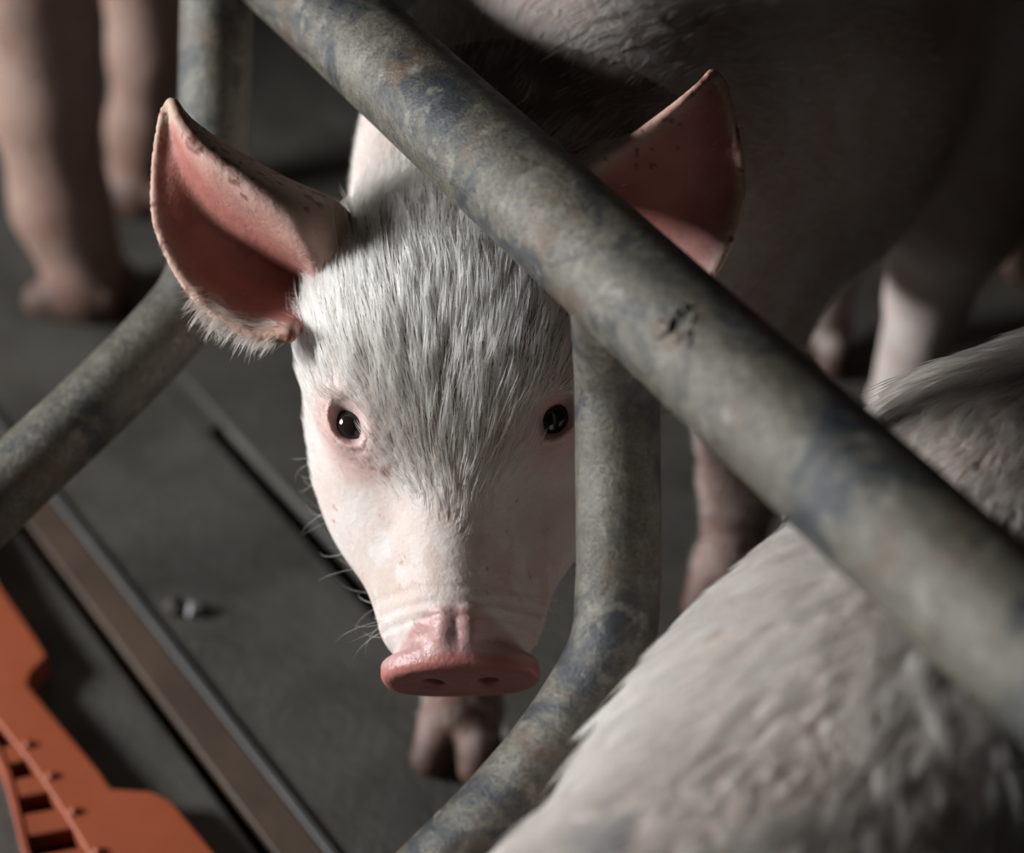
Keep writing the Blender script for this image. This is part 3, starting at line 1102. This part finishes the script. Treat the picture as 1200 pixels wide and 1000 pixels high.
def back_pig(name, hoofs, fwd, s, label, z0, body_len=0.55, hind=None):
    """hoofs: world positions of the two hind hooves; fwd = heading"""
    fwd = np.array([fwd[0], fwd[1], 0.0]); fwd /= np.linalg.norm(fwd)
    side = np.array([-fwd[1], fwd[0], 0])
    A, B_ = [np.array(h) for h in hoofs]
    mid = (A + B_) / 2
    Z = lambda z: np.array([0, 0, z])
    legs = []
    for hfp in (A, B_):
        q = np.sign((hfp - mid) @ side)
        base_ = np.array([hfp[0], hfp[1], 0])
        legs.append((LL(base_ + fwd * 0.07 * s + Z(z0) - side * q * 0.01, base_ + fwd * 0.035 * s + Z(z0 * 0.74), base_ - fwd * 0.045 * s + Z(z0 * 0.45), base_ - fwd * 0.01 * s + Z(0.038 * s)),
                     (0.095 * s, 0.052 * s, 0.030 * s, 0.024 * s)))
        fp = base_ + fwd * (body_len - 0.02)
        legs.append((LL(fp + Z(z0 * 0.95), fp + Z(z0 * 0.6) - fwd * 0.01, fp + Z(z0 * 0.33), fp + Z(0.036 * s)), (0.075 * s, 0.040 * s, 0.026 * s, 0.021 * s)))
    if hind:
        legs[0] = hind[0]; legs[2] = hind[1]
    cz = z0 + 0.06 * s
    r = 0.125 * s
    c0 = mid + fwd * 0.06 + Z(cz); c1 = mid + fwd * (body_len * 0.55) + Z(cz - 0.01); c2 = mid + fwd * body_len + Z(cz)
    H = Head(c2 + fwd * 0.24 * s + Z(-0.02), fwd + np.array([0, 0, -0.5]), (0, 0, 1), s)
    pose = dict(head=H, s=s, ears=[ear_local(H, -1), ear_local(H, 1)],
                trunk=[(c0, c1, r * 0.95, r * 1.05, 0.06), (c1, c2, r * 1.05, r * 0.92, 0.06), (c2, H.G((-0.06, 0, 0)), r * 0.85, 0.075 * s, 0.05)],
                legs=legs, toe_dir=fwd,
                tail=[(LL(c0 - fwd * r + Z(0.03), c0 - fwd * (r + 0.04) + Z(-0.0), c0 - fwd * (r + 0.03) + Z(-0.05)), (0.009, 0.007, 0.004))])
    allp = np.array([c0, c1, c2, H.O, A, B_, H.G((0.13, 0, 0))])
    lo = allp.min(0) - 0.24 * s; hi = allp.max(0) + 0.24 * s
    lo[2] = -0.004
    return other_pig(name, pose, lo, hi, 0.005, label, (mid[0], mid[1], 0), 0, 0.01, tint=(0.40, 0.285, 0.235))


back_pig('pig', (WZ(108, 352, 0) , WZ(165, 232, 0)), (-0.98, 0.2), 1.3, 'pig standing at the far left, only its pale dirty hind legs in view', 0.50,
         hind=[(LL(WY(10, -190, 1.38), WY(35, -30, 1.36), WY(52, 120, 1.345), WY(72, 240, 1.335), WY(105, 330, 1.325)), (0.085, 0.046, 0.037, 0.034, 0.030)),
               (LL(WY(120, -260, 1.46), WY(168, -60, 1.475), WY(172, 60, 1.47), WY(166, 150, 1.47), WY(164, 212, 1.47)), (0.08, 0.036, 0.027, 0.025, 0.024))])
back_pig('pig', (WZ(1226, 352, 0), WZ(1216, 222, 0)), (0.99, 0.05), 1.25, 'pig in the dark background at the upper right edge', 0.38)


# ------------------------------------------------------------------ orange slatted plastic grating
def grating():
    g = empty('plastic_grating', WZ(60, 960, 0), 'orange plastic slatted floor grating in the lower left corner', 'grating')
    H0 = 0.017
    # outline of the rim on the floor, from pixels at its height
    outer = [(-60, 560), (0, 686), (45, 752), (55, 768), (36, 788), (32, 802), (118, 905), (132, 925), (180, 928), (202, 940), (262, 1012), (330, 1110)]
    inner = [(-120, 620), (-100, 700), (-80, 740), (-60, 775), (-40, 800), (-22, 822), (10, 862), (38, 897), (64, 936), (92, 980), (120, 1030), (150, 1085)]
    B_ = Build()
    o3 = [WZ(x, y, H0) for x, y in outer]; i3 = [WZ(x, y, H0) for x, y in inner]
    n = len(o3)
    top = o3 + i3
    dz = np.array([0, 0, 0.017])
    V = top + [p - dz for p in top]
    F = []
    for k in range(n - 1):
        F.append([k, n + k, n + k + 1, k + 1])
        F.append([2 * n + k, 2 * n + k + 1, 3 * n + k + 1, 3 * n + k])
        F.append([k, k + 1, 2 * n + k + 1, 2 * n + k])
        F.append([n + k + 1, n + k, 3 * n + k, 3 * n + k + 1])
    F.append([0, 2 * n, 3 * n, n]); F.append([n - 1, 2 * n - 1, 4 * n - 1, 3 * n - 1])
    B_.add(V, F)
    o = B_.obj('rim', M_ORANGE, g, 0.0015)
    # short cross bars between the slots, and the bar that closes their far ends
    right = [(-22, 822), (10, 862), (38, 897), (64, 936), (92, 980), (120, 1030), (150, 1085)]
    left = [(-40, 822), (-4, 868), (12, 905), (22, 944), (33, 992), (48, 1045), (66, 1105)]
    bb = Build()
    for k in range(6):
        (rx, ry), (qx, qy) = right[k], right[k + 1]
        (lx, ly), (mx, my) = left[k], left[k + 1]
        f = lambda a, b, w: (a[0] + (b[0] - a[0]) * w, a[1] + (b[1] - a[1]) * w)
        quad = [f((lx, ly), (mx, my), 0.22), f((rx, ry), (qx, qy), 0.24), f((rx, ry), (qx, qy), 0.78), f((lx, ly), (mx, my), 0.76)]
        quad[1] = (quad[1][0] + 10, quad[1][1] - 2); quad[2] = (quad[2][0] + 10, quad[2][1] - 2)
        T_ = [WZ(x, y, H0 - 0.002) for x, y in quad]
        lo_ = [p - np.array([0, 0, 0.013]) for p in T_]
        bb.add(T_ + lo_, [[3, 2, 1, 0], [4, 5, 6, 7], [0, 1, 5, 4], [1, 2, 6, 5], [2, 3, 7, 6], [3, 0, 4, 7]])
    bb.obj('slats', M_ORANGE, g, 0.0015)
    for k in range(1, 6):
        (rx, ry), (qx, qy) = right[k], right[k + 1]
        c = WZ((rx + qx) / 2 + 9, (ry + qy) / 2 - 6, H0)
        me = sphere_mesh('stud', c, 0.0032, 16, 10)
        link('stud', me, M_ORANGE, g)
    eb = Build()
    T_ = [WZ(x + dx, y, H0 - 0.001) for (x, y) in left for dx in (-9, 1)]
    n2 = len(T_)
    F = []
    for k in range(len(left) - 1):
        a = 2 * k
        F += [[a, a + 1, a + 3, a + 2], [n2 + a, n2 + a + 2, n2 + a + 3, n2 + a + 1], [a, a + 2, n2 + a + 2, n2 + a], [a + 1, n2 + a + 1, n2 + a + 3, a + 3]]
    F += [[0, n2, n2 + 1, 1], [n2 - 2, n2 - 1, 2 * n2 - 1, 2 * n2 - 2]]
    eb.add(T_ + [p - np.array([0, 0, 0.016]) for p in T_], F)
    eb.obj('end_bar', M_ORANGE, g, 0.001)
    return g


grating()

# small clod of dried muck on the concrete
cl = blob(WZ(205, 712, 0.004), 0.0065, 'dirt_clod', mat_simple('dried_muck', (0.02, 0.016, 0.012), (0.05, 0.04, 0.03), 0.8, 60, 0.6), None, 5)
cl['label'] = 'small dark dirt clod on the concrete floor between the batten and the crack'
cl['category'] = 'dirt'
cl = blob(WZ(227, 716, 0.003), 0.0055, 'pebble', mat_simple('grey_stone', (0.16, 0.16, 0.17), (0.24, 0.24, 0.25), 0.6, 60, 0.4), None, 8)
cl['label'] = 'small pale grey pebble lying right beside the dark dirt clod'
cl['category'] = 'stone'
